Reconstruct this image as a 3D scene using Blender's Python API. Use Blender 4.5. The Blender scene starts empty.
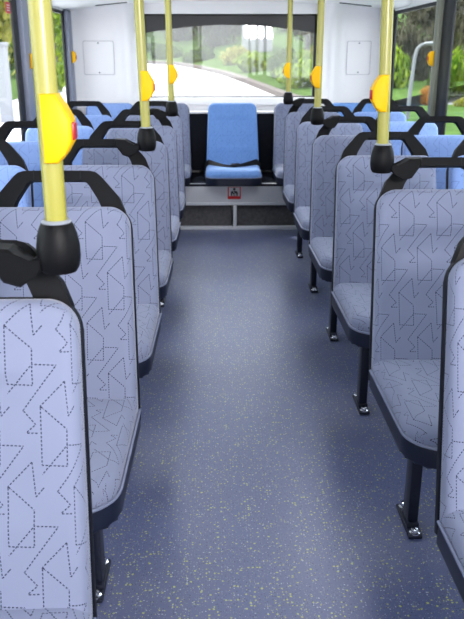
import bpy, bmesh, math, random
from mathutils import Vector, Matrix
random.seed(7)
S = bpy.context.scene
C = S.collection

# ------------------------------------------------------------------ materials
def new_mat(name):
    m = bpy.data.materials.new(name); m.use_nodes = True
    nt = m.node_tree
    return m, nt, nt.nodes['Principled BSDF']

def N(nt, typ, **kw):
    n = nt.nodes.new(typ)
    for k, v in kw.items(): setattr(n, k, v)
    return n

def mathn(nt, op, a, b=None, clamp=False):
    n = N(nt, 'ShaderNodeMath', operation=op, use_clamp=clamp)
    for i, v in enumerate((a, b)):
        if v is None: continue
        if isinstance(v, (int, float)): n.inputs[i].default_value = v
        else: nt.links.new(v, n.inputs[i])
    return n.outputs[0]

def simple(name, col, rough=.5, spec=.5, metal=0, noise=.06, nscale=40, bump=0.0):
    """plain surface with a faint procedural mottling"""
    m, nt, b = new_mat(name)
    tc = N(nt, 'ShaderNodeTexCoord'); no = N(nt, 'ShaderNodeTexNoise')
    no.inputs['Scale'].default_value = nscale; no.inputs['Detail'].default_value = 3
    nt.links.new(tc.outputs['Object'], no.inputs['Vector'])
    mx = N(nt, 'ShaderNodeMix', data_type='RGBA')
    mx.inputs[6].default_value = (*[c*(1-noise) for c in col], 1)
    mx.inputs[7].default_value = (*[min(1, c*(1+noise)) for c in col], 1)
    nt.links.new(no.outputs['Fac'], mx.inputs[0])
    nt.links.new(mx.outputs[2], b.inputs['Base Color'])
    b.inputs['Roughness'].default_value = rough; b.inputs['Metallic'].default_value = metal
    b.inputs['Specular IOR Level'].default_value = spec
    if bump:
        bp = N(nt, 'ShaderNodeBump'); bp.inputs['Strength'].default_value = bump; bp.inputs['Distance'].default_value = .002
        nt.links.new(no.outputs['Fac'], bp.inputs['Height']); nt.links.new(bp.outputs['Normal'], b.inputs['Normal'])
    return m

# -- the dashed line motif of the upholstery, as a node group (uv in metres -> line mask)
PX = 1624.0
TW, TH = 180/PX, 215/PX
DASH = .0066
def motif_segments():
    A = [(322,210),(300,235),(290,142),(225,208),(295,270),(295,368),(228,365),(225,208)]
    B = [(228,390),(295,312),(358,315),(268,435),(302,472),(275,495),(310,495)]
    segs = []
    for P in (A, B):
        for p, q in zip(P, P[1:]): segs.append(((p[0]/PX, -p[1]/PX), (q[0]/PX, -q[1]/PX)))
    out = set()
    for (x0, y0), (x1, y1) in segs:
        for r in range(-6, 4):
            lo, hi = r*TH, (r+1)*TH
            dy = y1-y0
            if abs(dy) < 1e-9:
                if not (lo <= y0 < hi): continue
                ta, tb = 0, 1
            else:
                ta, tb = sorted(((lo-y0)/dy, (hi-y0)/dy)); ta, tb = max(0, ta), min(1, tb)
            if tb-ta < 1e-6: continue
            ax, ay, bx, by = x0+(x1-x0)*ta, y0+dy*ta-lo, x0+(x1-x0)*tb, y0+dy*tb-lo
            # going up one row shifts the motif by -half a tile
            ax += r*TW/2; bx += r*TW/2
            for k in range(-6, 7):
                l2, h2 = k*TW, (k+1)*TW
                dx = bx-ax
                if abs(dx) < 1e-9:
                    if not (l2 <= ax < h2): continue
                    ua, ub = 0, 1
                else:
                    ua, ub = sorted(((l2-ax)/dx, (h2-ax)/dx)); ua, ub = max(0, ua), min(1, ub)
                if ub-ua < 1e-6: continue
                s = (ax+dx*ua-l2, ay+(by-ay)*ua, ax+dx*ub-l2, ay+(by-ay)*ub)
                if math.hypot(s[2]-s[0], s[3]-s[1]) > .0015: out.add(tuple(round(v, 5) for v in s))
    return sorted(out)

def line_group():
    g = bpy.data.node_groups.new('dashed_lines', 'ShaderNodeTree')
    g.interface.new_socket('Vector', in_out='INPUT', socket_type='NodeSocketVector')
    g.interface.new_socket('Fac', in_out='OUTPUT', socket_type='NodeSocketFloat')
    gi, go = N(g, 'NodeGroupInput'), N(g, 'NodeGroupOutput')
    sp = N(g, 'ShaderNodeSeparateXYZ'); g.links.new(gi.outputs[0], sp.inputs[0])
    vr = mathn(g, 'DIVIDE', sp.outputs[1], TH)
    row = mathn(g, 'FLOOR', vr)
    vv = mathn(g, 'MULTIPLY', mathn(g, 'SUBTRACT', vr, row), TH)
    uu = mathn(g, 'ADD', mathn(g, 'DIVIDE', sp.outputs[0], TW), mathn(g, 'MULTIPLY', row, .5))
    uu = mathn(g, 'MULTIPLY', mathn(g, 'FRACT', uu), TW)
    cb = N(g, 'ShaderNodeCombineXYZ'); g.links.new(uu, cb.inputs[0]); g.links.new(vv, cb.inputs[1])
    best = None
    for ax, ay, bx, by in motif_segments():
        L = math.hypot(bx-ax, by-ay); th = math.atan2(by-ay, bx-ax)
        mp = N(g, 'ShaderNodeMapping', vector_type='TEXTURE')
        mp.inputs['Location'].default_value = ((ax+bx)/2, (ay+by)/2, 0)
        mp.inputs['Rotation'].default_value = (0, 0, th)
        g.links.new(cb.outputs[0], mp.inputs['Vector'])
        ab = N(g, 'ShaderNodeVectorMath', operation='ABSOLUTE'); g.links.new(mp.outputs[0], ab.inputs[0])
        s = N(g, 'ShaderNodeSeparateXYZ'); g.links.new(ab.outputs[0], s.inputs[0])
        d1 = mathn(g, 'SUBTRACT', s.outputs[0], L/2)
        d2 = mathn(g, 'SUBTRACT', s.outputs[1], .00092)
        ds = mathn(g, 'SUBTRACT', mathn(g, 'PINGPONG', s.outputs[0], DASH/2), DASH*.31)
        d = mathn(g, 'MAXIMUM', mathn(g, 'MAXIMUM', d1, d2), ds)
        best = d if best is None else mathn(g, 'MINIMUM', best, d)
    f = mathn(g, 'LESS_THAN', best, 0)
    g.links.new(f, go.inputs[0])
    return g
LINES = line_group()

def fabric(name, col, line, weave=.10, lines=1.0):
    m, nt, b = new_mat(name)
    uv = N(nt, 'ShaderNodeUVMap')
    gr = N(nt, 'ShaderNodeGroup'); gr.node_tree = LINES
    nt.links.new(uv.outputs[0], gr.inputs[0])
    no = N(nt, 'ShaderNodeTexNoise'); no.inputs['Scale'].default_value = 700; no.inputs['Detail'].default_value = 1
    nt.links.new(uv.outputs[0], no.inputs['Vector'])
    n2 = N(nt, 'ShaderNodeTexNoise'); n2.inputs['Scale'].default_value = 9; n2.inputs['Detail'].default_value = 2
    nt.links.new(uv.outputs[0], n2.inputs['Vector'])
    f = mathn(nt, 'ADD', mathn(nt, 'MULTIPLY', no.outputs['Fac'], .6), mathn(nt, 'MULTIPLY', n2.outputs['Fac'], .4))
    mx = N(nt, 'ShaderNodeMix', data_type='RGBA')
    mx.inputs[6].default_value = (*[c*(1-weave) for c in col], 1); mx.inputs[7].default_value = (*[c*(1+weave) for c in col], 1)
    nt.links.new(f, mx.inputs[0])
    m2 = N(nt, 'ShaderNodeMix', data_type='RGBA')
    nt.links.new(mathn(nt, 'MULTIPLY', gr.outputs[0], lines), m2.inputs[0])
    nt.links.new(mx.outputs[2], m2.inputs[6]); m2.inputs[7].default_value = (*line, 1)
    nt.links.new(m2.outputs[2], b.inputs['Base Color'])
    b.inputs['Roughness'].default_value = .8; b.inputs['Specular IOR Level'].default_value = .25
    b.inputs['Sheen Weight'].default_value = .25; b.inputs['Sheen Roughness'].default_value = .4
    bp = N(nt, 'ShaderNodeBump'); bp.inputs['Strength'].default_value = .15; bp.inputs['Distance'].default_value = .001
    nt.links.new(no.outputs['Fac'], bp.inputs['Height']); nt.links.new(bp.outputs['Normal'], b.inputs['Normal'])
    return m

def floor_mat():
    m, nt, b = new_mat('speckled_vinyl')
    tc = N(nt, 'ShaderNodeTexCoord')
    base = N(nt, 'ShaderNodeTexNoise'); base.inputs['Scale'].default_value = 5; base.inputs['Detail'].default_value = 4
    nt.links.new(tc.outputs['Object'], base.inputs['Vector'])
    mx = N(nt, 'ShaderNodeMix', data_type='RGBA')
    mx.inputs[6].default_value = (.090, .106, .212, 1); mx.inputs[7].default_value = (.115, .133, .255, 1)
    nt.links.new(base.outputs['Fac'], mx.inputs[0])
    cur = mx.outputs[2]
    for scale, thr, rad, col, off in ((95, .66, .30, (.46, .49, .10), 0), (120, .82, .26, (.42, .45, .52), 3.7), (150, .6, .30, (.04, .055, .12), 9.1), (210, .70, .30, (.26, .29, .26), 5.3)):
        mp = N(nt, 'ShaderNodeMapping'); mp.inputs['Location'].default_value = (off, off*.7, 0)
        nt.links.new(tc.outputs['Object'], mp.inputs['Vector'])
        wn = N(nt, 'ShaderNodeTexNoise'); wn.inputs['Scale'].default_value = 160; nt.links.new(mp.outputs[0], wn.inputs['Vector'])
        va = N(nt, 'ShaderNodeVectorMath', operation='MULTIPLY_ADD'); va.inputs[1].default_value = (.006,)*3
        nt.links.new(wn.outputs['Color'], va.inputs[0]); nt.links.new(mp.outputs[0], va.inputs[2])
        vo = N(nt, 'ShaderNodeTexVoronoi', voronoi_dimensions='2D'); vo.inputs['Scale'].default_value = scale
        nt.links.new(va.outputs[0], vo.inputs['Vector'])
        sp = N(nt, 'ShaderNodeSeparateColor'); nt.links.new(vo.outputs['Color'], sp.inputs[0])
        a = mathn(nt, 'GREATER_THAN', sp.outputs[0], thr)
        rr = mathn(nt, 'MULTIPLY', sp.outputs[1], rad)
        d = mathn(nt, 'LESS_THAN', vo.outputs['Distance'], rr)
        mk = N(nt, 'ShaderNodeMix', data_type='RGBA')
        nt.links.new(mathn(nt, 'MULTIPLY', a, d), mk.inputs[0]); nt.links.new(cur, mk.inputs[6]); mk.inputs[7].default_value = (*col, 1)
        cur = mk.outputs[2]
    nt.links.new(cur, b.inputs['Base Color'])
    b.inputs['Roughness'].default_value = .5; b.inputs['Specular IOR Level'].default_value = .35
    b.inputs['Coat Weight'].default_value = .9; b.inputs['Coat Roughness'].default_value = .36; b.inputs['Coat IOR'].default_value = 1.7
    bp = N(nt, 'ShaderNodeBump'); bp.inputs['Strength'].default_value = .12; bp.inputs['Distance'].default_value = .002
    b2 = N(nt, 'ShaderNodeTexNoise'); b2.inputs['Scale'].default_value = 300; nt.links.new(tc.outputs['Object'], b2.inputs['Vector'])
    nt.links.new(b2.outputs['Fac'], bp.inputs['Height']); nt.links.new(bp.outputs['Normal'], b.inputs['Normal'])
    return m

def glass_mat(name, tint, gloss=.05, haze=.0):
    m, nt, b = new_mat(name); nt.nodes.remove(b)
    out = nt.nodes['Material Output']
    t = N(nt, 'ShaderNodeBsdfTransparent'); t.inputs[0].default_value = (*tint, 1)
    g = N(nt, 'ShaderNodeBsdfGlossy'); g.inputs['Roughness'].default_value = .03
    mx = N(nt, 'ShaderNodeMixShader'); mx.inputs[0].default_value = gloss
    nt.links.new(t.outputs[0], mx.inputs[1]); nt.links.new(g.outputs[0], mx.inputs[2])
    last = mx.outputs[0]
    if haze:
        d = N(nt, 'ShaderNodeBsdfTranslucent'); d.inputs[0].default_value = (.9, .92, .95, 1)
        m2 = N(nt, 'ShaderNodeMixShader')
        no = N(nt, 'ShaderNodeTexNoise'); no.inputs['Scale'].default_value = 2.5; no.inputs['Detail'].default_value = 5
        tc = N(nt, 'ShaderNodeTexCoord'); nt.links.new(tc.outputs['Object'], no.inputs['Vector'])
        nt.links.new(mathn(nt, 'MULTIPLY', no.outputs['Fac'], haze*2), m2.inputs[0])
        nt.links.new(last, m2.inputs[1]); nt.links.new(d.outputs[0], m2.inputs[2]); last = m2.outputs[0]
    nt.links.new(last, out.inputs[0])
    return m

def leaf_mat(name, c1, c2):
    m, nt, b = new_mat(name); nt.nodes.remove(b)
    out = nt.nodes['Material Output']
    tc = N(nt, 'ShaderNodeTexCoord'); no = N(nt, 'ShaderNodeTexNoise'); no.inputs['Scale'].default_value = 2.2; no.inputs['Detail'].default_value = 5
    nt.links.new(tc.outputs['Object'], no.inputs['Vector'])
    rp = N(nt, 'ShaderNodeValToRGB'); rp.color_ramp.elements[0].position = .35; rp.color_ramp.elements[1].position = .65
    rp.color_ramp.elements[0].color = (*c1, 1); rp.color_ramp.elements[1].color = (*c2, 1)
    nt.links.new(no.outputs['Fac'], rp.inputs[0])
    d = N(nt, 'ShaderNodeBsdfDiffuse'); t = N(nt, 'ShaderNodeBsdfTranslucent')
    nt.links.new(rp.outputs[0], d.inputs[0]); nt.links.new(rp.outputs[0], t.inputs[0])
    mx = N(nt, 'ShaderNodeMixShader'); mx.inputs[0].default_value = .4
    nt.links.new(d.outputs[0], mx.inputs[1]); nt.links.new(t.outputs[0], mx.inputs[2]); nt.links.new(mx.outputs[0], out.inputs[0])
    return m

M = dict(
    grey=fabric('grey_blue_fabric', (.210, .229, .316), (.012, .016, .04), lines=.97),
    blue=fabric('blue_fabric', (.22, .315, .57), (.05, .08, .22), lines=.75),
    mid=fabric('vivid_blue_fabric', (.165, .295, .58), (.05, .10, .30), lines=.7),
    shell=simple('black_shell_plastic', (.007, .008, .013), .5, .3, noise=.15, nscale=200),
    handle=simple('black_handle_plastic', (.006, .006, .007), .5, .2, noise=.2, nscale=260, bump=.15),
    vinyl=simple('dark_blue_grey_vinyl', (.013, .017, .036), .42, noise=.12, nscale=150),
    piping=simple('grey_piping', (.17, .19, .27), .35, noise=.1),
    legm=simple('dark_blue_painted_steel', (.012, .015, .03), .4, noise=.1),
    chrome=simple('chrome_bolt', (.75, .76, .8), .18, metal=1, noise=.03),
    pole=simple('pale_yellow_powder_coat', (.32, .295, .045), .3, .9, noise=.05, nscale=300, bump=.1),
    ring=simple('grey_rubber_ring', (.28, .30, .33), .5),
    bell=simple('bright_yellow_plastic', (.84, .47, .002), .5, .3, noise=.03),
    red=simple('red_button', (.40, .015, .02), .4),
    white=simple('white_moulded_panel', (.80, .79, .81), .38, .5, noise=.015, nscale=6),
    seam=simple('seam_grey', (.50, .50, .53), .5),
    ceil=simple('pale_ceiling_laminate', (.82, .83, .83), .45, noise=.015, nscale=8),
    vent=simple('black_vent_slot', (.02, .02, .022), .6),
    rubber=simple('black_window_rubber', (.018, .019, .022), .5, noise=.1),
    pillar=simple('grey_window_pillar', (.22, .24, .31), .42, noise=.04),
    pillar_g=simple('olive_grey_window_pillar', (.20, .21, .17), .42, noise=.04),
    panelw=simple('grey_white_kick_panel', (.56, .57, .60), .45, noise=.03),
    carpet=simple('charcoal_carpet', (.115, .112, .115), .9, .1, noise=.5, nscale=38, bump=.8),
    charcoal=simple('charcoal_panel', (.028, .030, .042), .8, .15, noise=.15),
    wall=simple('grey_side_wall', (.38, .40, .46), .5, noise=.04),
    band=simple('dark_blackout_print', (.028, .028, .030), .4, noise=.1),
    strap=simple('black_webbing', (.014, .015, .02), .7, noise=.2, nscale=300),
    black=simple('black_ink', (.01, .01, .012), .6),
    signw=simple('sign_white', (.62, .63, .66), .5),
    signr=simple('sign_red', (.55, .03, .03), .5),
    glass=glass_mat('clear_window_glass', (.95, .97, .97), .05),
    glass_r=glass_mat('hazy_rear_glass', (.90, .91, .91), .05, .018),
    floor=floor_mat(),
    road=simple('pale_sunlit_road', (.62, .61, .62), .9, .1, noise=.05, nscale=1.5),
    kerb=simple('kerb_concrete', (.15, .13, .125), .9, .1, noise=.1),
    soil=simple('grassy_bank', (.055, .10, .02), 1, .1, noise=.75, nscale=3.5),
    bark=simple('grey_bark', (.13, .11, .10), .95, .1, noise=.4, nscale=6, bump=.6),
    shed=simple('pale_shed_boards', (.30, .31, .32), .8, .2, noise=.08),
    roofm=simple('grey_roof_sheet', (.10, .10, .11), .7, .2, noise=.1),
    postm=simple('pale_rendered_post', (.26, .26, .28), .8, .2, noise=.05),
    lamp=simple('galvanised_lamp_steel', (.15, .16, .17), .5, .4, noise=.05),
    lf1=leaf_mat('leaf_bright', (.06, .13, .012), (.34, .43, .07)),
    lf2=leaf_mat('leaf_mid', (0.025, 0.058, 0.011), (0.108, 0.166, 0.036)),
    lf3=leaf_mat('leaf_olive', (0.040, 0.042, 0.027), (0.158, 0.148, 0.101)),
    lf4=leaf_mat('leaf_yellow', (0.187, 0.194, 0.036), (0.374, 0.346, 0.101)),
    lf5=leaf_mat('leaf_orange', (0.317, 0.137, 0.022), (0.432, 0.238, 0.072)),
)

# ------------------------------------------------------------------ mesh helpers
def link(name, bm, mat, parent=None, loc=(0,0,0), rot=(0,0,0), smooth=True, angle=40):
    me = bpy.data.meshes.new(name)
    bmesh.ops.recalc_face_normals(bm, faces=bm.faces)
    bm.to_mesh(me); bm.free()
    for mm in (mat if isinstance(mat, (list, tuple)) else [mat]): me.materials.append(mm)
    if smooth:
        for p in me.polygons: p.use_smooth = True
        try: me.set_sharp_from_angle(angle=math.radians(angle))
        except Exception: pass
    o = bpy.data.objects.new(name, me); C.objects.link(o)
    o.location = loc; o.rotation_euler = rot
    if parent: o.parent = parent
    return o

def tag(o, label, cat, group=None):
    o['label'] = label; o['category'] = cat
    if group: o['group'] = group
    return o
def thing(name, label, cat, loc=(0,0,0), rz=0, group=None):
    o = bpy.data.objects.new(name, None); C.objects.link(o)
    o.location = loc; o.rotation_euler = (0, 0, rz); o.empty_display_size = .1
    return tag(o, label, cat, group)
def struct(o):
    o['kind'] = 'structure'; return o

def copy_tree(o, parent=None):
    c = o.copy(); C.objects.link(c)
    if parent: c.parent = parent
    for ch in list(o.children): copy_tree(ch, c)
    return c

def box(bm, c, s, bev=0, seg=2, mi=0, rot=None):
    r = bmesh.ops.create_cube(bm, size=1)
    vs = r['verts']
    for v in vs:
        v.co = Vector((v.co.x*s[0], v.co.y*s[1], v.co.z*s[2]))
        if rot is not None: v.co = rot @ v.co
        v.co += Vector(c)
    fs = list({f for v in vs for f in v.link_faces})
    for f in fs: f.material_index = mi
    if bev:
        es = list({e for v in vs for e in v.link_edges})
        q = bmesh.ops.bevel(bm, geom=es, offset=bev, segments=seg, affect='EDGES', profile=.5)
        fs = q['faces'] + [f for f in fs if f.is_valid]
    for f in fs:
        if f.is_valid: f.material_index = mi
    return fs

def tube(bm, p0, p1, r0, r1=None, n=16, caps=True):
    p0, p1 = Vector(p0), Vector(p1); r1 = r0 if r1 is None else r1
    z = (p1-p0).normalized(); q = z.to_track_quat('Z', 'Y')
    rings = []
    for p, r in ((p0, r0), (p1, r1)):
        rings.append([bm.verts.new(p + q @ Vector((math.cos(2*math.pi*k/n)*r, math.sin(2*math.pi*k/n)*r, 0))) for k in range(n)])
    for k in range(n): bm.faces.new((rings[0][k], rings[0][(k+1)%n], rings[1][(k+1)%n], rings[1][k]))
    if caps: bm.faces.new(rings[0][::-1]); bm.faces.new(rings[1])

def path_tube(bm, pts, rad, n=10, flat=1.0):
    pts = [Vector(p) for p in pts]; rings = []
    rad = rad if isinstance(rad, (list, tuple)) else [rad]*len(pts)
    for i, p in enumerate(pts):
        t = (pts[min(i+1, len(pts)-1)] - pts[max(i-1, 0)]).normalized(); q = t.to_track_quat('Z', 'Y')
        rings.append([bm.verts.new(p + q @ Vector((math.cos(2*math.pi*k/n)*rad[i], math.sin(2*math.pi*k/n)*rad[i]*flat, 0))) for k in range(n)])
    for a, b in zip(rings, rings[1:]):
        for k in range(n): bm.faces.new((a[k], a[(k+1)%n], b[(k+1)%n], b[k]))
    bm.faces.new(rings[0][::-1]); bm.faces.new(rings[-1])

def lathe(bm, prof, n=28, c=(0,0,0)):
    rings = []
    for r, z in prof:
        rings.append([bm.verts.new((c[0]+math.cos(2*math.pi*k/n)*r, c[1]+math.sin(2*math.pi*k/n)*r, c[2]+z)) for k in range(n)])
    for a, b in zip(rings, rings[1:]):
        for k in range(n): bm.faces.new((a[k], a[(k+1)%n], b[(k+1)%n], b[k]))
    bm.faces.new(rings[0][::-1]); bm.faces.new(rings[-1])

def prism(bm, pts, axis, d0, d1, bev=0, seg=2, mi=0):
    """extrude a 2-D outline along an axis: axis 'y' takes (x,z), 'x' takes (y,z), 'z' takes (x,y)"""
    def mk(p, d):
        return {'y': (p[0], d, p[1]), 'x': (d, p[0], p[1]), 'z': (p[0], p[1], d)}[axis]
    a = [bm.verts.new(mk(p, d0)) for p in pts]; b = [bm.verts.new(mk(p, d1)) for p in pts]
    n = len(pts); fs = [bm.faces.new(a[::-1]), bm.faces.new(b)]
    cap_edges = list(fs[0].edges) + list(fs[1].edges)
    for k in range(n): fs.append(bm.faces.new((a[k], a[(k+1)%n], b[(k+1)%n], b[k])))
    for f in fs: f.material_index = mi
    if bev:
        q = bmesh.ops.bevel(bm, geom=cap_edges, offset=bev, segments=seg, affect='EDGES', profile=.5)
        for f in q['faces']: f.material_index = mi
    return fs

# ------------------------------------------------------------------ seat pads
def hw_at(v, h, wb, wt, rt, rb):
    """half width of the outline at height v: taper plus rounded corners"""
    w = wb + (wt-wb)*(v/h)
    if v > h-rt:
        t = (v-(h-rt))/rt; w -= rt*(1-math.sqrt(max(0, 1-t*t)))
    if v < rb:
        t = (rb-v)/rb; w -= rb*(1-math.sqrt(max(0, 1-t*t)))
    return w
def spaced(n, edge):
    """0..1 samples denser at both ends"""
    return [.5-.5*math.cos(math.pi*k/n) for k in range(n+1)]
def pad(h, wb, wt, rt, rb, T, er, disp=None, nu=36, nv=56, plane='back', crown=0, dish=0):
    """upholstered pad; plane 'back': x across, z up, front towards -y; plane 'seat': x across, depth towards -y, top +z"""
    bm = bmesh.new(); uvl = bm.loops.layers.uv.new('UVMap')
    def place(x, v, n): return (x, -n, v) if plane == 'back' else (x, -v, n)
    grid, uvs = [], {}
    for j, tv in enumerate(spaced(nv, 0)):
        v = tv*h; w = hw_at(min(max(v, 1e-4), h-1e-4), h, wb, wt, rt, rb); row = []
        for i, tu in enumerate(spaced(nu, 0)):
            x = (tu*2-1)*w
            # distance to the outline
            e = w-abs(x)
            W = wb+(wt-wb)*(v/h)
            e = min(e, h-v, v) if rb > .001 else min(e, h-v)
            cx, cv = W-rt, h-rt
            if abs(x) > cx and v > cv: e = rt-math.hypot(abs(x)-cx, v-cv)
            if rb > .001 and abs(x) > W-rb and v < rb: e = rb-math.hypot(abs(x)-(W-rb), rb-v)
            e = max(0, e)
            drop = er - math.sqrt(max(0, er*er-(er-min(e, er))**2))
            n = T-drop
            n += crown*(1-(x/W)**2) * min(1, e/er)
            if disp: n += disp(x/W, v/h)*min(1, e/er)
            vt = bm.verts.new(place(x, v, n)); row.append(vt)
            side = e < er and (W-abs(x)) < min(h-v, 1)
            uvs[vt] = (x+math.copysign(drop if (W-abs(x)) < (h-v) else 0, x), v+(drop if (W-abs(x)) >= (h-v) else 0))
        grid.append(row)
    for a, b in zip(grid, grid[1:]):
        for k in range(nu): bm.faces.new((a[k], a[k+1], b[k+1], b[k]))
    loop = grid[0][:] + [r[-1] for r in grid[1:]] + grid[-1][-2::-1] + [r[0] for r in grid[-2:0:-1]]
    back = []
    for vt in loop:
        co = vt.co.copy()
        if plane == 'back': co.y = 0
        else: co.z = 0
        nvt = bm.verts.new(co); back.append(nvt); u = uvs[vt]; uvs[nvt] = (u[0]+math.copysign(T-er, u[0]), u[1])
    n = len(loop)
    for k in range(n):
        bm.faces.new((loop[k], loop[(k+1)%n], back[(k+1)%n], back[k]))
    bm.faces.new(back)
    bmesh.ops.remove_doubles(bm, verts=bm.verts, dist=1e-5)
    for f in bm.faces:
        for l in f.loops:
            l[uvl].uv = uvs.get(l.vert, (0, 0))
    return bm

LEAN = math.atan2(.1516, .4909)
BH, BZ = .575, -.060         # backrest length; it starts below the cushion's top
def back_disp(u, v):
    """upholstery creases: a recessed lumbar field between two stitched bolsters"""
    side = 1/(1+math.exp((abs(u)-.62)*28))
    d = 0
    for c, s in ((.40, 1), (.76, -1)):
        d -= .0055*math.exp(-((v-c)/.014)**2)*side
    if .40 < v < .76: d -= .005*side*min(1, (v-.40)/.05, (.76-v)/.05)
    if v >= .76: d += .005*side*min(1, (v-.76)/.03)*min(1, (1-v)/.1)
    if v <= .40: d += .002*side*min(1, (.40-v)/.03)
    return d
def shell_outline(wb, wt, h, r, z0, n=7):
    p = [(-wb, z0), (wb, z0), (wt, z0+h-r)]
    p += [(wt-r+r*math.cos(a), z0+h-r+r*math.sin(a)) for a in [math.pi/2*k/n for k in range(1, n+1)]]
    p += [(-wt+r+r*math.cos(a), z0+h-r+r*math.sin(a)) for a in [math.pi/2+math.pi/2*k/n for k in range(0, n+1)]]
    return p
def handle_poly(z0):
    """outline of the arched grab handle seen from the front, legs splayed, as outer and inner rows"""
    outer = [(-.178, z0-.075), (-.174, z0-.010), (-.158, z0+.030), (-.112, z0+.085), (-.100, z0+.095), (-.085, z0+.099), (0, z0+.100)]
    inner = [(-.122, z0-.075), (-.118, z0-.010), (-.105, z0+.022), (-.083, z0+.058), (-.076, z0+.068), (-.066, z0+.073), (0, z0+.073)]
    outer += [(-x, z) for x, z in outer[-2::-1]]; inner += [(-x, z) for x, z in inner[-2::-1]]
    return [(x*1.035, z) for x, z in outer], [(x*1.035, z) for x, z in inner]
def handle_bm(z0):
    bm = bmesh.new(); o, i = handle_poly(z0)
    fr, bk = [], []
    for y, st in ((-.016, fr), (.016, bk)):
        for (ox, oz), (ix, iz) in zip(o, i): st.append((bm.verts.new((ox, y, oz)), bm.verts.new((ix, y, iz))))
    n = len(o)
    for k in range(n-1):
        bm.faces.new((fr[k][0], fr[k+1][0], fr[k+1][1], fr[k][1])); bm.faces.new((bk[k][0], bk[k][1], bk[k+1][1], bk[k+1][0]))
        bm.faces.new((fr[k][0], bk[k][0], bk[k+1][0], fr[k+1][0])); bm.faces.new((fr[k][1], fr[k+1][1], bk[k+1][1], bk[k][1]))
    bm.faces.new((fr[0][0], fr[0][1], bk[0][1], bk[0][0])); bm.faces.new((fr[-1][0], bk[-1][0], bk[-1][1], fr[-1][1]))
    long = [e for e in bm.edges if abs(e.verts[0].co.y-e.verts[1].co.y) < 1e-6 and e.calc_face_angle(0) > 1.0]
    bmesh.ops.bevel(bm, geom=long, offset=.006, segments=3, affect='EDGES', profile=.5)
    return bm

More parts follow.
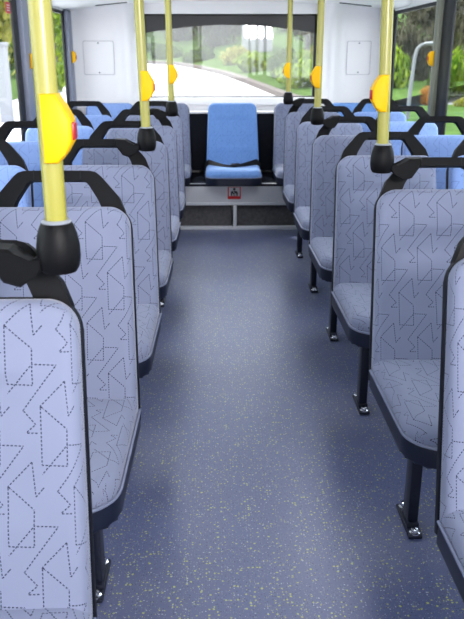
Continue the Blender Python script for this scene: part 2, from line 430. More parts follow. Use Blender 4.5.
def make_seat(fab, aisle, leg=True, handle=True, rail=True, wb=.212, wt=.194, belt=False):
    """origin on the floor below the line where the backrest meets the cushion; aisle = +1/-1: the side of x the aisle is on"""
    t = bpy.data.objects.new('passenger_seat', None); C.objects.link(t); t.empty_display_size = .1
    R = (-LEAN, 0, 0)
    p0 = (0, .0, .46)
    bk = link('backrest', pad(BH, wb, wt, .052, .012, .052, .024, back_disp), fab, t, rot=R)
    bk.location = Vector(p0) + Matrix.Rotation(-LEAN, 3, 'X') @ Vector((0, .052, BZ))
    bm = bmesh.new(); prism(bm, shell_outline(wb+.0035, wt+.0035, BH+.003, .056, 0), 'y', -.004, .022, .005, 3)
    # moulded rib across the rear of the shell
    box(bm, (0, .026, .12), (wb*1.5, .012, .05), .005); box(bm, (0, .026, .40), (wb*1.3, .010, .10), .005)
    sh = link('back_shell', bm, M['shell'], t, rot=R)
    sh.location = Vector(p0) + Matrix.Rotation(-LEAN, 3, 'X') @ Vector((0, .054, BZ))
    if handle:
        h = link('grab_handle', handle_bm(BH), M['handle'], t, rot=R, angle=25)
        h.location = Vector(p0) + Matrix.Rotation(-LEAN, 3, 'X') @ Vector((0, .066, BZ))
        for s in (-1, 1):
            bm = bmesh.new(); box(bm, (s*.062, 0, BH+.0865), (.0035, .0335, .0285), .001, 1)
            link('joint_seam', bm, M['shell'], h)
            bm = bmesh.new(); box(bm, (s*.146, .016, BH-.045), (.035, .012, .05), .004)
            link('mounting_lug', bm, M['handle'], h)
    # cushion: wraps forward, rounded front corners
    def cd(u, v): return -.006*math.exp(-(u/.7)**2)*math.exp(-((v-.45)/.3)**2)
    D = .475
    link('cushion', pad(D, wb, wb-.004, .095, .012, .062, .036, cd, nu=32, nv=32, plane='seat'), fab, t, loc=(0, .03, .408))
    bm = bmesh.new()
    out = [(x, -(z)) for x, z in shell_outline(wb+.004, wb, D+.004, .099, 0, 9)]
    prism(bm, out, 'z', -.044, .012, .008, 3)
    pn = link('seat_pan', bm, M['vinyl'], t, loc=(0, .03, .408))
    bm = bmesh.new()
    ring = [(x, y, .0135) for x, y in out[1:]] + [(out[0][0], out[0][1], .0135)]
    path_tube(bm, ring, .0042, 8)
    link('piping', bm, M['piping'], pn)
    if rail:
        bm = bmesh.new(); box(bm, (aisle*-.012, -.255, .347), (wb*2-.02, .034, .034), .006)
        box(bm, (aisle*-.012, -.07, .347), (wb*2-.02, .034, .034), .006)
        for s in (-1, 1): box(bm, (s*.13, -.16, .352), (.03, .26, .03), .004)
        link('cross_rail', bm, M['legm'], t)
    if leg:
        lx = aisle*(wb-.104)
        bm = bmesh.new(); box(bm, (lx, -.150, .172), (.032, .058, .325), .005)
        box(bm, (lx, -.160, .330), (.05, .18, .022), .004)
        lg = link('leg', bm, M['legm'], t)
        bm = bmesh.new(); box(bm, (lx, -.140, .0065), (.042, .165, .013), .005); box(bm, (lx, -.150, .02), (.036, .075, .02), .004)
        link('foot_plate', bm, M['legm'], lg)
        for y in (-.206, -.076):
            bm = bmesh.new(); lathe(bm, [(.0165, .012), (.0165, .016), (.011, .018), (.011, .025), (.009, .028), (.002, .0295)], 12, (lx, y, 0))
            link('bolt', bm, M['chrome'], lg)
    if belt:
        bm = bmesh.new()
        def strap(pts, w=.06):
            prev = None
            for x, y, z, tw in pts:
                a, b = bm.verts.new((x, y-w/2*math.cos(tw), z-w/2*math.sin(tw))), bm.verts.new((x, y+w/2*math.cos(tw), z+w/2*math.sin(tw)))
                if prev: bm.faces.new((prev[0], a, b, prev[1]))
                prev = (a, b)
        strap([(-.235, .02, .44, 1.2), (-.20, -.03, .490, .7), (-.14, -.075, .482, .4), (-.08, -.115, .475, .2), (-.02, -.135, .472, .1), (.03, -.14, .472, .1)])
        strap([(.235, .02, .44, 1.2), (.20, -.03, .490, .8), (.13, -.07, .482, .5), (.06, -.11, .475, .2), (.0, -.14, .476, .1)])
        bmesh.ops.solidify(bm, geom=bm.faces[:], thickness=.003)
        b = link('lap_belt', bm, M['strap'], t)
        bm = bmesh.new(); box(bm, (.02, -.142, .482), (.075, .045, .02), .006); box(bm, (.035, -.142, .493), (.022, .026, .006), .002)
        link('buckle', bm, M['strap'], b)
    return t

# ------------------------------------------------------------------ layout (metres; camera at x=0, y=0)
XC = .127
XA_R, XA_L = .462+.212, -.2165-.212       # aisle seat centres
XW_R, XW_L = XA_R+.452, XA_L-.452         # window seat centres
PITCH = .78
YR = [2.017+(i-1)*PITCH for i in range(6)]
YL = [1.769+(i-1)*PITCH for i in range(6)]
ORD = ['first', 'second', 'third', 'fourth', 'fifth', 'sixth']

protos = {}
def place_seat(key, x, y, label, group, **kw):
    if key not in protos:
        o = protos[key] = make_seat(**kw)
    else:
        o = copy_tree(protos[key])
    o.location = (x, y, 0)
    return tag(o, label, 'seat', group)
ra = dict(fab=M['grey'], aisle=-1)
la = dict(fab=M['grey'], aisle=1)
RL = ['grey-blue patterned seat at the right edge of the photo, mostly cut off',
      'grey-blue seat right of the aisle carrying the nearest right-hand yellow pole',
      'grey-blue seat right of the aisle, between the two nearest right-hand yellow poles',
      'grey-blue seat right of the aisle with the second right-hand yellow pole',
      'grey-blue seat right of the aisle, just behind the second right-hand pole',
      'grey-blue aisle seat right of the aisle carrying the rearmost right-hand yellow pole']
LL = ['large grey-blue patterned seat back in the lower left corner, closest seat to the camera',
      'grey-blue aisle seat left of the aisle right behind the closest seat, without a pole',
      'grey-blue seat left of the aisle with the second left-hand yellow pole on its handle',
      'grey-blue aisle seat left of the aisle just behind the seat with the second left-hand pole',
      'grey-blue aisle seat left of the aisle carrying the rearmost left-hand yellow pole',
      'grey-blue aisle seat left of the aisle, last row before the rear bench']
for i in range(6):
    place_seat('ra', XA_R-(.010 if i == 0 else 0), YR[i]+(.015 if i == 0 else 0), RL[i], 'aisle seats right of the aisle', **ra)
    place_seat('la', XA_L, YL[i], LL[i], 'aisle seats left of the aisle', **la)
for i in range(2, 6):
    place_seat('rw', XW_R, YR[i], 'blue window seat by the right windows, %s row counted from the camera' % ORD[i], 'window seats on the right', fab=M['blue'], aisle=-1, leg=False)
    place_seat('lw', XW_L, YL[i], 'pale blue window seat by the left windows, %s row counted from the camera' % ORD[i], 'window seats on the left', fab=M['blue'], aisle=1, leg=False)
# rear bench: five seats on a raised base
YB = 6.165
bench = [('bm', XC, 'bright blue seat in the middle of the rear bench with black lap belt across it', M['mid'], True, .2206),
         ('bg', XA_L, 'grey-blue rear bench seat just left of the bright blue middle seat', M['grey'], False, .212),
         ('bg', XA_R, 'grey-blue rear bench seat just right of the bright blue middle seat', M['grey'], False, .212),
         ('bb', XW_L, 'blue rear bench seat in the left corner below the white access panel', M['blue'], False, .212),
         ('bc', XW_R, 'blue rear bench seat in the right corner below the white access panel', M['mid'], False, .212)]
for key, x, lab, fb, belt, wb in bench:
    place_seat(key, x, YB, lab, 'seats of the rear bench', fab=fb, aisle=1, leg=False, handle=False, rail=False, wb=wb, wt=wb-(.022 if belt else .017), belt=belt)

# ------------------------------------------------------------------ poles with collar, bracket and bell box
def ceil_z(x, y):
    lift = .27*(1-min(1, max(0, (y-5.15)/.6)))
    return 1.745-.05*(x-XC)**2 + lift
def make_pole(x, y, side, label, lean=0.0):
    """side=+1: the seat is towards +x of the pole"""
    t = thing('grab_pole', label, 'pole', (x, y, 1.0), group='yellow grab poles')
    zt = ceil_z(x, y)-1.0
    bm = bmesh.new(); tube(bm, (0, 0, .02), (side*lean*zt, 0, zt), .0168, n=24)
    link('tube', bm, M['pole'], t)
    bm = bmesh.new(); lathe(bm, [(.018, -.002), (.027, .0), (.0315, .008), (.0342, .024), (.0338, .042), (.0308, .060), (.0265, .073), (.0235, .078), (.0175, .079)], 32)
    cl = link('collar', bm, M['handle'], t)
    bm = bmesh.new(); lathe(bm, [(.017, .0765), (.0225, .077), (.0235, .080), (.0205, .083), (.017, .083)], 32)
    link('sealing_ring', bm, M['ring'], cl)
    bm = bmesh.new()      # faceted arm from the collar to the corner of the grab handle
    prism(bm, [(side*.022, .030), (side*.042, .018), (side*.058, .026), (side*.074, .040), (side*.112, .042), (side*.110, .022), (side*.086, -.014), (side*.060, -.022), (side*.036, -.004), (side*.022, .006)], 'y', -.024, .022, .004, 1)
    link('bracket', bm, M['handle'], t, angle=22)
    # bell box: sits on the pole and bulges to the aisle
    s = -side
    bm = bmesh.new()
    prism(bm, [(s*-.006, .172), (s*.014, .172), (s*.026, .186), (s*.037, .204), (s*.037, .236), (s*.026, .256), (s*.016, .272), (s*-.006, .272)], 'y', -.027, .019, .004, 2)
    for v in bm.verts: v.co.x += side*lean*.22
    b = link('bell_box', bm, M['bell'], t)
    bm = bmesh.new(); box(bm, (s*.0375+side*lean*.22, -.004, .218), (.006, .026, .026), .003)
    link('stop_button', bm, M['red'], b)
    return t
dyp = .165
make_pole(-.252, YL[0]+dyp-.012, -1, 'yellow pole closest to the camera on the left, joined to the corner seat', -.002)
make_pole(-.252, YL[2]+dyp-.012, -1, 'second yellow pole on the left, in front of the rear window edge', .02)
make_pole(-.252, YL[4]+dyp-.012, -1, 'thin rearmost yellow pole on the left, in front of the rear window', .01)
make_pole(.480, YR[1]+dyp-.012, 1, 'yellow pole closest to the camera on the right with octagonal bell box', -.03)
make_pole(.491, YR[3]+dyp-.012, 1, 'second yellow pole on the right, beside the rear window edge', 0)
make_pole(.491, YR[5]+dyp-.012, 1, 'thin rearmost yellow pole on the right, in front of the rear window', 0)

# ------------------------------------------------------------------ bus shell
XL, XR = XC-1.317, XC+1.273
Y0, YE = -1.6, 6.55
bm = bmesh.new(); box(bm, (XC, (Y0+YE)/2+.2, -.03), (2.72, YE-Y0+.4, .06))
struct(link('floor', bm, M['floor'], smooth=False))
# ceiling: arched across, lower over the rear bench
bm = bmesh.new()
ys = [Y0, 0, 2, 4, 5.0, 5.15, 5.3, 5.45, 5.6, 5.75, 6.0, 6.3, 6.75]; xs = [XL-.02+(2.64)*k/24 for k in range(25)]
lo = [[bm.verts.new((x, y, ceil_z(x, y))) for x in xs] for y in ys]
hi = [[bm.verts.new((x, y, 2.15)) for x in xs] for y in ys]
for a, b in zip(lo, lo[1:]):
    for k in range(24): bm.faces.new((a[k], a[k+1], b[k+1], b[k]))
for a, b in zip(hi, hi[1:]):
    for k in range(24): bm.faces.new((a[k], b[k], b[k+1], a[k+1]))
for a, b in ((lo[0], hi[0]), (lo[-1], hi[-1]), ([r[0] for r in lo], [r[0] for r in hi]), ([r[-1] for r in lo], [r[-1] for r in hi])):
    for k in range(len(a)-1): bm.faces.new((a[k], a[k+1], b[k+1], b[k]))
struct(link('ceiling', bm, M['ceil'], angle=60))
# side walls: lower wall, header and pillars in one shell per side
SILL, HEAD = .80, 1.645
pill = [(-1.6, -1.3), (.03, .36), (1.58, 1.91), (3.13, 3.46), (4.68, 5.01), (6.18, 6.38)]
for side, x, nm, pm in ((-1, XL, 'left', 'pillar'), (1, XR, 'right', 'pillar_g')):
    bm = bmesh.new()
    box(bm, (x+side*.04, (Y0+YE)/2, SILL/2), (.08, YE-Y0+.05, SILL), mi=0)
    box(bm, (x+side*.04, (Y0+YE)/2, (HEAD+2.15)/2), (.08, YE-Y0+.05, 2.15-HEAD), mi=2)
    box(bm, (x-side*.012, (Y0+YE)/2, SILL-.02), (.05, YE-Y0, .03), .006, mi=0)
    w = struct(link('wall_'+nm, bm, [M['wall'], M[pm], M['ceil']], smooth=False))
    for k, (a, b) in enumerate(pill):
        bm = bmesh.new(); box(bm, (x-side*.008, (a+(.045 if k == 5 else .10 if side < 0 else .20)+b-.05+(.05 if k == 5 else 0))/2, (SILL+HEAD)/2), (.044, b-.05-a-(.045 if k == 5 else .10 if side < 0 else .20)+(.05 if k == 5 else 0), HEAD-SILL+.02), .008)
        p = struct(link('window_pillar', bm, M[pm]))
        p.parent = w
    # windows: rubber frame and pane
    for k in range(5):
        a, b = pill[k][1], pill[k+1][0]
        bm = bmesh.new(); fx, ft = x+side*.008, .016
        for yy, ww in ((a-.022, .056), (b+.022, .055) if k == 4 else (b+.048, .104) if side < 0 else (b+.100, .208)): box(bm, (fx, yy, (SILL+HEAD)/2), (ft, ww, HEAD-SILL+.0), .004)
        for zz in (SILL+.012, HEAD-.012): box(bm, (fx, (a+b)/2, zz), (ft, b-a+.05, .026), .004)
        fr = struct(link('window_%d' % (k+1 if side < 0 else k+6), bm, M['rubber']))
        bm = bmesh.new(); box(bm, (x+side*.010, (a+b)/2, (SILL+HEAD)/2), (.006, b-a, HEAD-SILL))
        link('pane', bm, M['glass'], fr, smooth=False)
# front bulkhead with the windscreen opening, behind the camera
bm = bmesh.new()
box(bm, (XC, Y0-.04, .45), (2.76, .08, .9)); box(bm, (XC, Y0-.04, 2.02), (2.76, .08, .26))
struct(link('wall_front', bm, M['wall'], smooth=False))
# rear wall: shaped in plan (corner panel, rounded column, window reveal) and swept up
WX0, WX1, WZ0, WZ1 = -.612, .840, .972, 1.642
def rear_side(s):
    """plan from the side wall to the window reveal; s=+1 right"""
    xe = XR if s > 0 else XL; xw = WX1 if s > 0 else WX0
    p = [(xe, 6.375), (xe-s*.004, 6.40)]
    p += [(xe-s*(.09-.09*math.cos(a)), 6.42+.09*math.sin(a)) for a in [math.pi/2*k/6 for k in range(1, 7)]]
    p += [(xw+s*.245, 6.515), (xw+s*.20, 6.510), (xw+s*.155, 6.485), (xw+s*.125, 6.468), (xw+s*.095, 6.475), (xw+s*.07, 6.505), (xw+s*.05, 6.55), (xw+s*.025, 6.585), (xw, 6.60)]
    return p
bm = bmesh.new()
zs = [0, .4, .8, 1.2, 1.45, 1.55, 1.60, 1.64, 1.68, 1.72, 1.80]
for s in (-1, 1):
    P = rear_side(s); rows = []
    for z in zs:
        t = max(0, (z-1.50)/.26)       # the mouldings lean forward into the ceiling cove
        rows.append([bm.verts.new((x, y-.16*t*t, z)) for x, y in P])
    for a, b in zip(rows, rows[1:]):
        for k in range(len(P)-1): bm.faces.new((a[k], a[k+1], b[k+1], b[k]))
# header above the window, sill rail below, and the outer skin
box(bm, ((WX0+WX1)/2, 6.64, (WZ1+1.80)/2), (WX1-WX0+.02, .10, 1.80-WZ1))
box(bm, ((WX0+WX1)/2, 6.645, WZ0/2), (WX1-WX0+.02, .09, WZ0))
box(bm, ((WX0+XL)/2-.02, 6.68, .9), (WX0-XL+.06, .04, 1.8)); box(bm, ((WX1+XR)/2+.02, 6.68, .9), (XR-WX1+.06, .04, 1.8))
for xw, s in ((WX0, -1), (WX1, 1)): box(bm, (xw+s*.012, 6.65, (WZ0+WZ1)/2), (.024, .10, WZ1-WZ0))
rear = struct(link('wall_rear', bm, M['white'], angle=50))
# rear window
bm = bmesh.new(); zc, yw = (WZ0+WZ1)/2, 6.625
for xx in (WX0+.010, WX1-.010): box(bm, (xx, yw, zc), (.022, .03, WZ1-WZ0), .004)
for zz in (WZ0+.006, WZ1-.008): box(bm, ((WX0+WX1)/2, yw, zz), (WX1-WX0, .03, .014), .004)
fr = struct(link('window_11', bm, M['rubber']))
bm = bmesh.new(); box(bm, ((WX0+WX1)/2, 6.632, zc), (WX1-WX0, .006, WZ1-WZ0))
link('pane', bm, M['glass_r'], fr, smooth=False)
bm = bmesh.new()
arc = [(WX0+.01, WZ1-.004), (WX1-.01, WZ1-.004)] + [(WX1-.01-(WX1-WX0-.02)*k/20, 1.492+.066*(1-(2*k/20-1)**2)) for k in range(21)]
prism(bm, arc, 'y', 6.610, 6.622)
link('sun_band', bm, M['band'], fr, smooth=False)
# pale rail and shelf under the rear window
bm = bmesh.new(); box(bm, (XC-.013, 6.585, .945), (WX1-WX0+.06, .035, .062), .008); box(bm, (XC, 6.505, .862), (2.44, .20, .018), .005)
struct(link('trim_1', bm, M['white']))
bm = bmesh.new(); box(bm, (XC, 6.46, .62), (2.44, .05, .48), .006)
struct(link('trim_2', bm, M['charcoal']))
# bench base
bm = bmesh.new()
box(bm, (XC-.022, 5.84, .283), (2.46, .03, .162), .004, mi=0); box(bm, (XC-.022, 5.83, .205), (2.46, .045, .022), .004, mi=0)
box(bm, (XC-.022, 5.83, .010), (2.46, .045, .030), .004, mi=0); box(bm, (XC+.01, 5.832, .105), (.030, .04, .19), .003, mi=0)
for k in range(9): box(bm, (XC-.008, 5.81, .03+.018*k), (.006, .008, .008), mi=2); box(bm, (XC+.028, 5.81, .03+.018*k), (.006, .008, .008), mi=2)
for s in (-1, 1): box(bm, (XC+s*.645+.005, 5.85, .11), (1.25, .02, .18), mi=1)
box(bm, (XC-.022, 6.13, .352), (2.46, .62, .018), .003, mi=3)
tag(link('bench_base', bm, [M['panelw'], M['carpet'], M['vent'], M['charcoal']]), 'grey-white kick panel with two dark carpeted fields under the rear bench', 'panel')
# seat belt notice under the middle seat
sg = thing('seat_belt_sign', 'small red-framed notice with a black belted figure under the blue middle seat', 'sign', (XC+.005, 5.824, .335))
bm = bmesh.new(); box(bm, (0, .0, -.045), (.104, .004, .096), .0015); link('red_frame', bm, M['signr'], sg)
bm = bmesh.new(); box(bm, (0, -.003, -.035), (.086, .003, .068), .001); link('white_field', bm, M['signw'], sg)
bm = bmesh.new(); bmesh.ops.create_uvsphere(bm, u_segments=14, v_segments=8, radius=.0105, matrix=Matrix.Translation((0, -.005, -.0135)) @ Matrix.Diagonal((1, .2, 1, 1)))
prism(bm, [(-.027, -.066), (-.027, -.040), (-.020, -.029), (.020, -.029), (.027, -.040), (.027, -.066), (.017, -.066), (.017, -.046), (.012, -.046), (.012, -.066), (-.012, -.066), (-.012, -.046), (-.017, -.046), (-.017, -.066)], 'y', -.0065, -.004)
link('pictogram', bm, M['black'], sg, smooth=False)
bm = bmesh.new(); prism(bm, [(-.012, -.034), (-.008, -.032), (.012, -.052), (.009, -.056)], 'y', -.0074, -.0060); prism(bm, [(-.014, -.056), (.014, -.056), (.014, -.062), (-.014, -.062)], 'y', -.0074, -.0060)
link('belt_mark', bm, M['signw'], sg, smooth=False)

# access panels in the rear corners
for s, x0, x1, lab in ((-1, -1.105, -.850, 'white rectangular access panel in the left rear corner wall'), (1, 1.085, 1.285, 'white rectangular access panel in the right rear corner wall')):
    t = thing('access_panel', lab, 'panel', ((x0+x1)/2, 6.509, 1.163), group='access panels in the rear corners')
    w, h = (x1-x0)/2, .268
    def rr(w, h, r=.012):
        o = []
        for cx, cz, a0 in ((w-r, r, -90), (w-r, h-r, 0), (-w+r, h-r, 90), (-w+r, r, 180)):
            o += [(cx+r*math.cos(math.radians(a0+k*30)), cz+r*math.sin(math.radians(a0+k*30))) for k in range(4)]
        return o
    bm = bmesh.new(); prism(bm, rr(w, h), 'y', -.002, .010); link('seam', bm, M['seam'], t, smooth=False)
    bm = bmesh.new(); prism(bm, [(x, z+.004) for x, z in rr(w-.004, h-.008)], 'y', -.005, .006, .001, 1); link('cover', bm, M['white'], t)
    for z in (.018, h-.018):
        bm = bmesh.new(); tube(bm, (0, -.008, z), (0, -.003, z), .006, n=10); link('screw', bm, M['lamp'], t)
# vent slots in the ceiling over the rear
def vent(x0, x1, y, lab):
    bm = bmesh.new(); n = 6; r = []
    for k in range(n+1):
        x = x0+(x1-x0)*k/n; r.append([bm.verts.new((x, yy, ceil_z(x, yy)+dz)) for yy, dz in ((y-.022, -.004), (y+.022, -.004), (y+.022, .004), (y-.022, .004))])
    for a, b in zip(r, r[1:]):
        for k in range(4): bm.faces.new((a[k], a[(k+1)%4], b[(k+1)%4], b[k]))
    bm.faces.new(r[0][::-1]); bm.faces.new(r[-1])
    tag(link('ceiling_vent', bm, M['vent'], smooth=False), lab, 'vent', 'vent slots in the rear ceiling')
vent(-.945, -.70, 6.27, 'narrow black vent slot in the ceiling above the left access panel')
vent(.97, 1.22, 6.27, 'narrow black vent slot in the ceiling above the right access panel')

# bell pushes on window pillars, seen edge-on
def wall_bell(x, y, z, s, lab):
    t = thing('bell_push', lab, 'button', (x, y, z), group='bell pushes on the window pillars')
    bm = bmesh.new(); pr = [(0, -.046), (s*.014, -.043), (s*.026, -.028), (s*.030, -.010), (s*.030, .010), (s*.026, .028), (s*.014, .043), (0, .046)]
    prism(bm, pr, 'y', -.028, .028, .005, 2); link('housing', bm, M['bell'], t)
    bm = bmesh.new(); box(bm, (s*.031, 0, 0), (.006, .024, .024), .002); link('push_button', bm, M['red'], t)
wall_bell(XL+.030, 4.90, 1.285, 1, 'yellow bell push on the grey left pillar beside the nearest yellow pole')
wall_bell(XL+.032, 6.30, 1.305, 1, 'yellow bell push in the left rear corner beside the white wall')
wall_bell(XR-.030, 4.93, 1.300, -1, 'yellow bell push on the pillar between the right windows')
# red sticker inside the left pane
bm = bmesh.new(); box(bm, (XL-.005, 4.60, 1.578), (.002, .10, .06)); 
st = tag(link('window_sticker', bm, M['red'], smooth=False), 'small red emergency sticker at the top of the left window', 'sticker')
bm = bmesh.new()
for z in (1.592, 1.578, 1.564): box(bm, (XL-.0035, 4.60, z), (.001, .06, .005))
link('print', bm, M['signw'], st, smooth=False)

# ------------------------------------------------------------------ outside
def gz(y): return -.55 + (.035*(y-8) if y > 8 else 0)
bm = bmesh.new()
ysg = [-30, 0, 8, 20, 40, 70, 120]
rows = [[bm.verts.new((x, y, gz(y))) for x in (-90, 90)] for y in ysg]
for a, b in zip(rows, rows[1:]): bm.faces.new((a[0], a[1], b[1], b[0]))
struct(link('road', bm, M['road'], smooth=False))
kl = [(3.2, 19), (2.75, 21.5), (2.15, 24.2), (1.71, 27.3), (1.14, 31.3), (.38, 35.7), (-.88, 40.7), (-2.4, 45.0), (-5.5, 48), (-12, 50), (-30, 51)]
bm = bmesh.new(); prev = None
for x, y in kl:
    v = [bm.verts.new((x+dx, y+dy, gz(y)+dz)) for dx, dy, dz in ((-.12, -.12, 0), (-.12, -.12, .16), (.14, .14, .17), (.14, .14, 0))]
    if prev:
        for k in range(3): bm.faces.new((prev[k], v[k], v[k+1], prev[k+1]))
    prev = v
struct(link('kerb', bm, M['kerb'], smooth=False))
bm = bmesh.new(); prev = None
for x, y in kl:
    d = Vector((.35, 1, 0)).normalized()
    v = [bm.verts.new((x+.1, y+.1, gz(y)+.1))]
    for q, hgt in ((1.5, .3), (6, .8), (16, 2.2), (40, 5.0)): v.append(bm.verts.new((x+d.x*q+.7*q*(x > 0), y+d.y*q, gz(y+q*.4)+hgt)))
    if prev:
        for k in range(4): bm.faces.new((prev[k], v[k], v[k+1], prev[k+1]))
    prev = v
b = link('grass_bank', bm, M['soil']); b['kind'] = 'structure'
# grassy strips beyond the side windows
for nm, xs_, z1 in (('verge_left', (-6.2, -40), 2.0), ('verge_right', (2.9, 60), 2.5)):
    bm = bmesh.new(); rr_ = [[bm.verts.new((x, y, gz(y)+z)) for x, z in zip((xs_[0], xs_[0]*1.08, xs_[1]), (.02, .14, z1))] for y in (2, 8, 14, 19.5, 30, 46)]
    if 'right' in nm: rr_ = rr_[:4]
    for a, c in zip(rr_, rr_[1:]):
        for k in range(2): bm.faces.new((a[k], a[k+1], c[k+1], c[k]))
    struct(link(nm, bm, M['soil']))

def leaf_cloud(n, rx, ry, rz, size, seed, shell=.55, cz=0, blobs=5):
    rd = random.Random(seed); bm = bmesh.new()
    bl = [(rd.uniform(-.45, .45)*rx, rd.uniform(-.45, .45)*ry, rd.uniform(-.4, .45)*rz, rd.uniform(.5, .75)) for _ in range(blobs)] + [(0, 0, 0, .7)]
    for _ in range(n):
        bx, by, bz, br = rd.choice(bl)
        d = Vector((rd.gauss(0, 1), rd.gauss(0, 1), rd.gauss(0, 1))).normalized()
        r = (shell+(1-shell)*rd.random())*br
        p = Vector((bx+d.x*rx*r, by+d.y*ry*r, cz+bz+d.z*rz*r))
        q = (d+Vector((rd.uniform(-.8, .8), rd.uniform(-.8, .8), rd.uniform(-.3, 1)))).to_track_quat('Z', 'Y')
        s = size*rd.uniform(.6, 1.4)
        vs = [bm.verts.new(p+q @ Vector(c)) for c in ((0, -s, 0), (s*.55, -.1*s, s*.12), (0, s, 0), (-s*.55, -.1*s, s*.12))]
        bm.faces.new(vs)
    return bm
bush_cache, tree_cache = {}, {}
def bush(x, y, w, h, kind, lab, name='roadside_bush'):
    t = thing(name, lab, 'bush', (x, y, gz(y)-.05 + (0 if abs(x) < 8 else .25)), random.uniform(0, 6), 'bushes outside the bus')
    if kind not in bush_cache:
        f = link('leaf_mass', leaf_cloud(1500, 1, 1, .55, .085, 11+len(bush_cache), cz=.5), M[kind], t, smooth=False)
        bm = bmesh.new()
        for k in range(6):
            a = k*1.05; path_tube(bm, [(0, 0, 0), (.15*math.cos(a), .15*math.sin(a), .25), (.45*math.cos(a), .45*math.sin(a), .6)], [.03, .022, .01], 6)
        s = link('stem', bm, M['bark'], t); bush_cache[kind] = (f, s)
    else:
        for o in bush_cache[kind]:
            c = o.copy(); C.objects.link(c); c.parent = t
    t.scale = (w/2, w/2, h)
    return t
def tree(x, y, h, crown_r, crown_z, kind, lab, tr=.16):
    t = thing('roadside_tree', lab, 'tree', (x, y, gz(y)-.1 + (0 if abs(x) < 8 else .2)), random.uniform(0, 6), 'trees outside the bus')
    key = (kind, round(crown_z, 1))
    if key not in tree_cache:
        bm = bmesh.new()
        path_tube(bm, [(0, 0, 0), (.06, .02, h*.3), (-.05, .05, h*.6), (.05, 0, h*.95)], [tr*1.25, tr, tr*.75, tr*.3], 10)
        for k in range(7):
            a = k*2.4; z = h*(.28+.08*k); L = crown_r*.7
            path_tube(bm, [(0, 0, z), (L*.5*math.cos(a), L*.5*math.sin(a), z+.4), (L*math.cos(a), L*math.sin(a), z+.6)], [tr*.4, tr*.25, .02], 6)
        tk = link('trunk', bm, M['bark'], t)
        cr = link('crown', leaf_cloud(4200, crown_r, crown_r, (h-crown_z)*.62, .15, 40+len(tree_cache), .35, cz=(h+crown_z)/2, blobs=9), M[kind], t, smooth=False)
        tree_cache[key] = (tk, cr)
    else:
        for o in tree_cache[key]:
            c = o.copy(); C.objects.link(c); c.parent = t
    return t

# seen through the rear window
for a in ((3.1, 26.3, 2.0, 1.1, 'lf1', 'bright green low bush at the lower right of the rear window'),
          (5.2, 28.5, 2.4, 1.4, 'lf1', 'bright green round bush behind the rearmost right-hand pole'),
          (2.7, 30.6, 2.1, 1.25, 'lf2', 'mid green bush beside the kerb bend, right of the blue seat'),
          (1.7, 35, 2.0, 1.1, 'lf1', 'bright green bush in the middle of the rear window'),
          (5.4, 33.5, 2.6, 1.6, 'lf2', 'mid green bush at the right edge of the rear window'),
          (.9, 40, 2.2, 1.2, 'lf4', 'yellow-green bush along the far kerb, centre of the rear window'),
          (-.8, 44.2, 2.2, 1.2, 'lf2', 'dark green bush at the far kerb left of the window centre'),
          (-3.3, 48, 2.4, 1.3, 'lf2', 'green bush at the far end of the kerb behind the left poles'),
          (-6.3, 51, 2.4, 1.5, 'lf4', 'yellow flowering bush at the left edge of the rear window')):
    bush(*a)
rb = random.Random(5)
for k, (x, y, wd, kd, wh) in enumerate(((3.7, 33.2, 1.2, 'lf1', 'lower right'), (7.2, 30.6, 1.8, 'lf1', 'far right'), (3.1, 36.6, 1.5, 'lf2', 'middle right'), (4.6, 36.4, 1.5, 'lf4', 'right of the shed front'),
                              (-4.5, 52.5, 2.2, 'lf2', 'behind the left poles'),
                              (3.6, 39.0, 1.0, 'lf2', 'beside the shed door'), (6.2, 38.5, 2.4, 'lf1', 'below the right trees'))):
    bush(x, y, wd, rb.uniform(.9, 1.4), kd, 'leafy bush on the grassy bank, %s in the rear window view' % wh)
for a in ((-6.5, 57, 8.5, 1.7, .5, 'lf4', 'bright leafy tree at the left of the rear window'),
          (-2.6, 57, 9, 1.7, .5, 'lf3', 'olive tree behind the second left-hand pole'),
          (-.2, 52, 9, 1.7, .5, 'lf3', 'olive tree left of the centre of the rear window'),
          (1.2, 58, 9, 1.7, .5, 'lf3', 'slender tree behind the road bend at the rear'),
          (7.3, 47, 9, 1.7, .5, 'lf3', 'olive tree at the right edge of the rear window'),
          (4.6, 40, 9, 1.7, .8, 'lf3', 'tree with a grey trunk beside the rearmost right-hand pole'),
          (5.4, 54, 9, 1.7, .5, 'lf3', 'olive tree beyond the pale shed')):
    tree(*a)
sh = thing('garden_shed', 'pale boarded shed among the trees behind the rear window', 'shed', (2.35, 46, gz(46)))
bm = bmesh.new(); box(bm, (0, 0, 1.1), (1.7, 1.6, 2.6))
for k in range(9): box(bm, (-.85+.2125*k, -.81, 1.1), (.03, .03, 2.6))
link('wall', bm, M['shed'], sh, smooth=False)
bm = bmesh.new(); prism(bm, [(-1.0, 2.4), (1.0, 2.4), (0, 2.9)], 'y', -1.0, 1.0); link('roof', bm, M['roofm'], sh, smooth=False)
bm = bmesh.new(); box(bm, (.35, -.83, .9), (.6, .04, 1.8), .01); link('door', bm, M['postm'], sh)

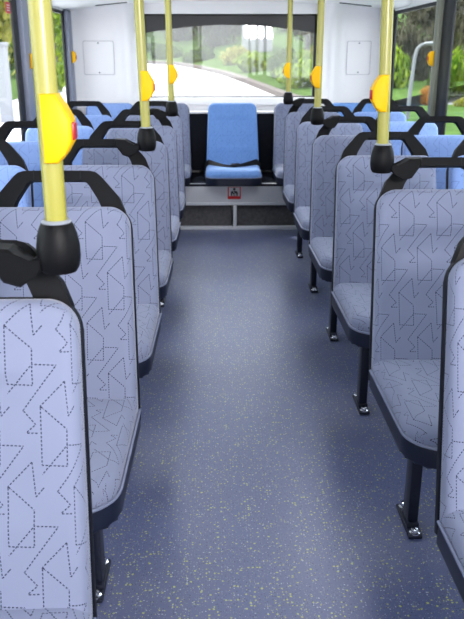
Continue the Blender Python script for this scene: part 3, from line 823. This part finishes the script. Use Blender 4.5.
# seen through the left windows
for a in ((-8.2, 25, 2.0, 1.0, 'lf1', 'bright green shrub low in the left window behind the pale post'),
          (-5.6, 26.5, 1.8, 1.1, 'lf1', 'bright bush seen in the narrow left window beside the pole'),
          (-8.6, 31, 2.2, 1.5, 'lf2', 'dark bush far off in the left window')):
    bush(*a)
for a in ((-6.4, 31, 8, 1.7, 1.0, 'lf1', 'bright green tree filling the narrow rear left window'),
          (-7.0, 22, 8, 1.7, 1.0, 'lf4', 'yellow-green tree behind the pale post in the left window'),
          (-10.0, 36, 8, 1.7, 1.0, 'lf2', 'tree at the rear end of the left windows')):
    tree(*a)
ps = thing('gate_post', 'pale square post standing by the road outside the left window', 'post', (-4.98, 18.2, gz(18.2)))
bm = bmesh.new(); box(bm, (0, 0, .80), (.26, .26, 1.9), .02); link('shaft', bm, M['postm'], ps)
bm = bmesh.new(); box(bm, (0, 0, 1.74), (.32, .32, .08), .02); link('cap', bm, M['postm'], ps)

# seen through the right windows
for a in ((7.6, 24.6, 1.8, 1.5, 'lf1', 'bright green shrub behind the street lamp'),
          (5.9, 21.4, .7, .62, 'lf5', 'orange-leaved shrub outside the right window'),
          (8.0, 22, 1.8, 1.5, 'lf2', 'dark green shrub right of the orange-leaved shrub'),
          (6.3, 19.0, 1.0, .6, 'lf4', 'yellow-green shrub in the window at the right edge'),
          (5.4, 23.6, 1.5, 1.6, 'lf1', 'large-leaved green plant at the left edge of the right window'),
          (8.6, 19.2, 1.8, 1.9, 'lf1', 'bright shrub seen in the front right window'),
          (6.7, 23.0, 1.1, 1.2, 'lf2', 'dark shrub just behind the orange-leaved shrub'),
          (6.5, 25.6, 1.6, 2.3, 'lf3', 'tall olive shrub behind the post of the street lamp'),
          (8.9, 26.8, 2.0, 2.4, 'lf3', 'tall olive shrub far behind the right window pillar'),
          (9.9, 23.4, 1.9, 2.2, 'lf2', 'tall dark shrub at the right edge of the photo')):
    bush(*a)
for a in ((8.5, 30.2, 8, 1.7, 1.0, 'lf3', 'olive tree filling the top of the rear right window'),
          (12.9, 33.5, 8, 1.7, 1.0, 'lf3', 'olive tree behind the pillar of the right windows'),
          (12.9, 26.5, 8, 1.7, 1.0, 'lf3', 'olive tree at the right edge of the photo')):
    tree(*a)
# the wood that closes the view on every side
def wood(pts, n, seed):
    rd = random.Random(seed); bm = bmesh.new()
    for _ in range(n):
        k = rd.randrange(len(pts)-1); u = rd.random()
        (xa, ya), (xb, yb) = pts[k], pts[k+1]
        x, y = xa+(xb-xa)*u+rd.gauss(0, .8), ya+(yb-ya)*u+rd.gauss(0, .8)
        z = gz(y)+.2+7.5*rd.random()**1.1
        q = Vector((rd.gauss(0, 1), -1.2+rd.gauss(0, 1), rd.gauss(.5, 1))).to_track_quat('Z', 'Y'); s = .34*rd.uniform(.6, 1.5)
        bm.faces.new([bm.verts.new(Vector((x, y, z))+q @ Vector(c)) for c in ((0, -s, 0), (s*.6, 0, s*.1), (0, s, 0), (-s*.6, 0, s*.1))])
    return bm
for pts, nn, mt, lb in (([(-9, 64), (10.5, 64)], 5200, 'lf3', 'pale olive wood closing the view behind the rear window'),
                    ([(-24, 30), (-15, 46), (-12.5, 58)], 4800, 'lf1', 'bright green wood beyond the left windows'),
                    ([(26, 30), (15, 42), (14.5, 58)], 5200, 'lf3', 'dull green wood beyond the right windows')):
    o = tag(link('woodland_foliage', wood(pts, nn, nn), M[mt], smooth=False), lb, 'trees'); o['kind'] = 'stuff'

lp = thing('street_lamp', 'pale grey street lamp with a curved arm outside the right window', 'lamp', (4.25, 17.0, gz(17)))
bm = bmesh.new(); path_tube(bm, [(0, 0, 0), (.04, 0, .9), (.08, 0, 1.5), (.12, 0, 1.68), (.20, 0, 1.75), (.32, 0, 1.78)], [.05, .045, .04, .035, .03, .028], 12); link('post', bm, M['lamp'], lp)
bm = bmesh.new(); bmesh.ops.create_uvsphere(bm, u_segments=18, v_segments=10, radius=1, matrix=Matrix.Translation((.50, 0, 1.785)) @ Matrix.Diagonal((.26, .14, .045, 1))); link('lamp_head', bm, M['lamp'], lp)

# ------------------------------------------------------------------ light
w = bpy.data.worlds.new('sky'); S.world = w; w.use_nodes = True
nt = w.node_tree; bg = nt.nodes['Background']
sk = N(nt, 'ShaderNodeTexSky'); sk.sky_type = 'HOSEK_WILKIE'; sk.turbidity = 6; sk.ground_albedo = .4
sk.sun_direction = Vector((-.38, .55, .75)).normalized()
mx = N(nt, 'ShaderNodeMix', data_type='RGBA'); mx.inputs[0].default_value = .55
mx.inputs[7].default_value = (.95, .97, 1.0, 1)
nt.links.new(sk.outputs[0], mx.inputs[6]); nt.links.new(mx.outputs[2], bg.inputs[0])
bg.inputs[1].default_value = 6.2
sun = bpy.data.lights.new('sun', 'SUN'); sun.energy = 4.5; sun.angle = math.radians(4); sun.color = (1, .96, .88)
so = bpy.data.objects.new('sun', sun); C.objects.link(so)
so.rotation_euler = Vector((.38, -.55, -.75)).to_track_quat('-Z', 'Y').to_euler()
# unseen fill lights added under the ceiling, in two rows above the aisle edges
for i, (x, y, en) in enumerate(((-.45, 2.4, 3), (.7, 2.4, 2), (-.45, 4.2, 8), (.7, 4.2, 8))):
    l = bpy.data.lights.new('cabin_fill', 'AREA'); l.shape = 'RECTANGLE'; l.size = .16; l.size_y = 1.3; l.energy = en; l.color = (.93, .96, 1)
    lo_ = bpy.data.objects.new('cabin_fill', l); C.objects.link(lo_); lo_.location = (x, y, ceil_z(x, y)-.02)

# added fill light behind the camera, aimed across the aisle at the left seats
l = bpy.data.lights.new('left_seat_fill', 'AREA'); l.shape = 'RECTANGLE'; l.size = .5; l.size_y = .3; l.energy = 10; l.spread = math.radians(75); l.color = (1, .95, .95)
lo_ = bpy.data.objects.new('left_seat_fill', l); C.objects.link(lo_); lo_.location = (.75, -.9, 1.75)
lo_.rotation_euler = (Vector((-.42, 2.3, .80))-lo_.location).to_track_quat('-Z', 'Y').to_euler()
# ------------------------------------------------------------------ camera
cam = bpy.data.cameras.new('camera'); co = bpy.data.objects.new('camera', cam); C.objects.link(co)
cam.sensor_fit = 'VERTICAL'; cam.sensor_height = 24; cam.sensor_width = 24*464/619; cam.lens = 740/619*24
co.location = (0, 0, 1.3263); co.rotation_euler = (math.pi/2-.3322, 0, -.0196)
cam.clip_start = .02; cam.clip_end = 500
cam.dof.use_dof = True; cam.dof.focus_distance = 2.0; cam.dof.aperture_fstop = 6.0
S.camera = co
S.view_settings.view_transform = 'Standard'; S.view_settings.look = 'Medium High Contrast'
S.view_settings.exposure = .12; S.view_settings.gamma = 1
S.cycles.max_bounces = 10; S.cycles.diffuse_bounces = 5; S.cycles.transparent_max_bounces = 12
S.cycles.sample_clamp_indirect = 6
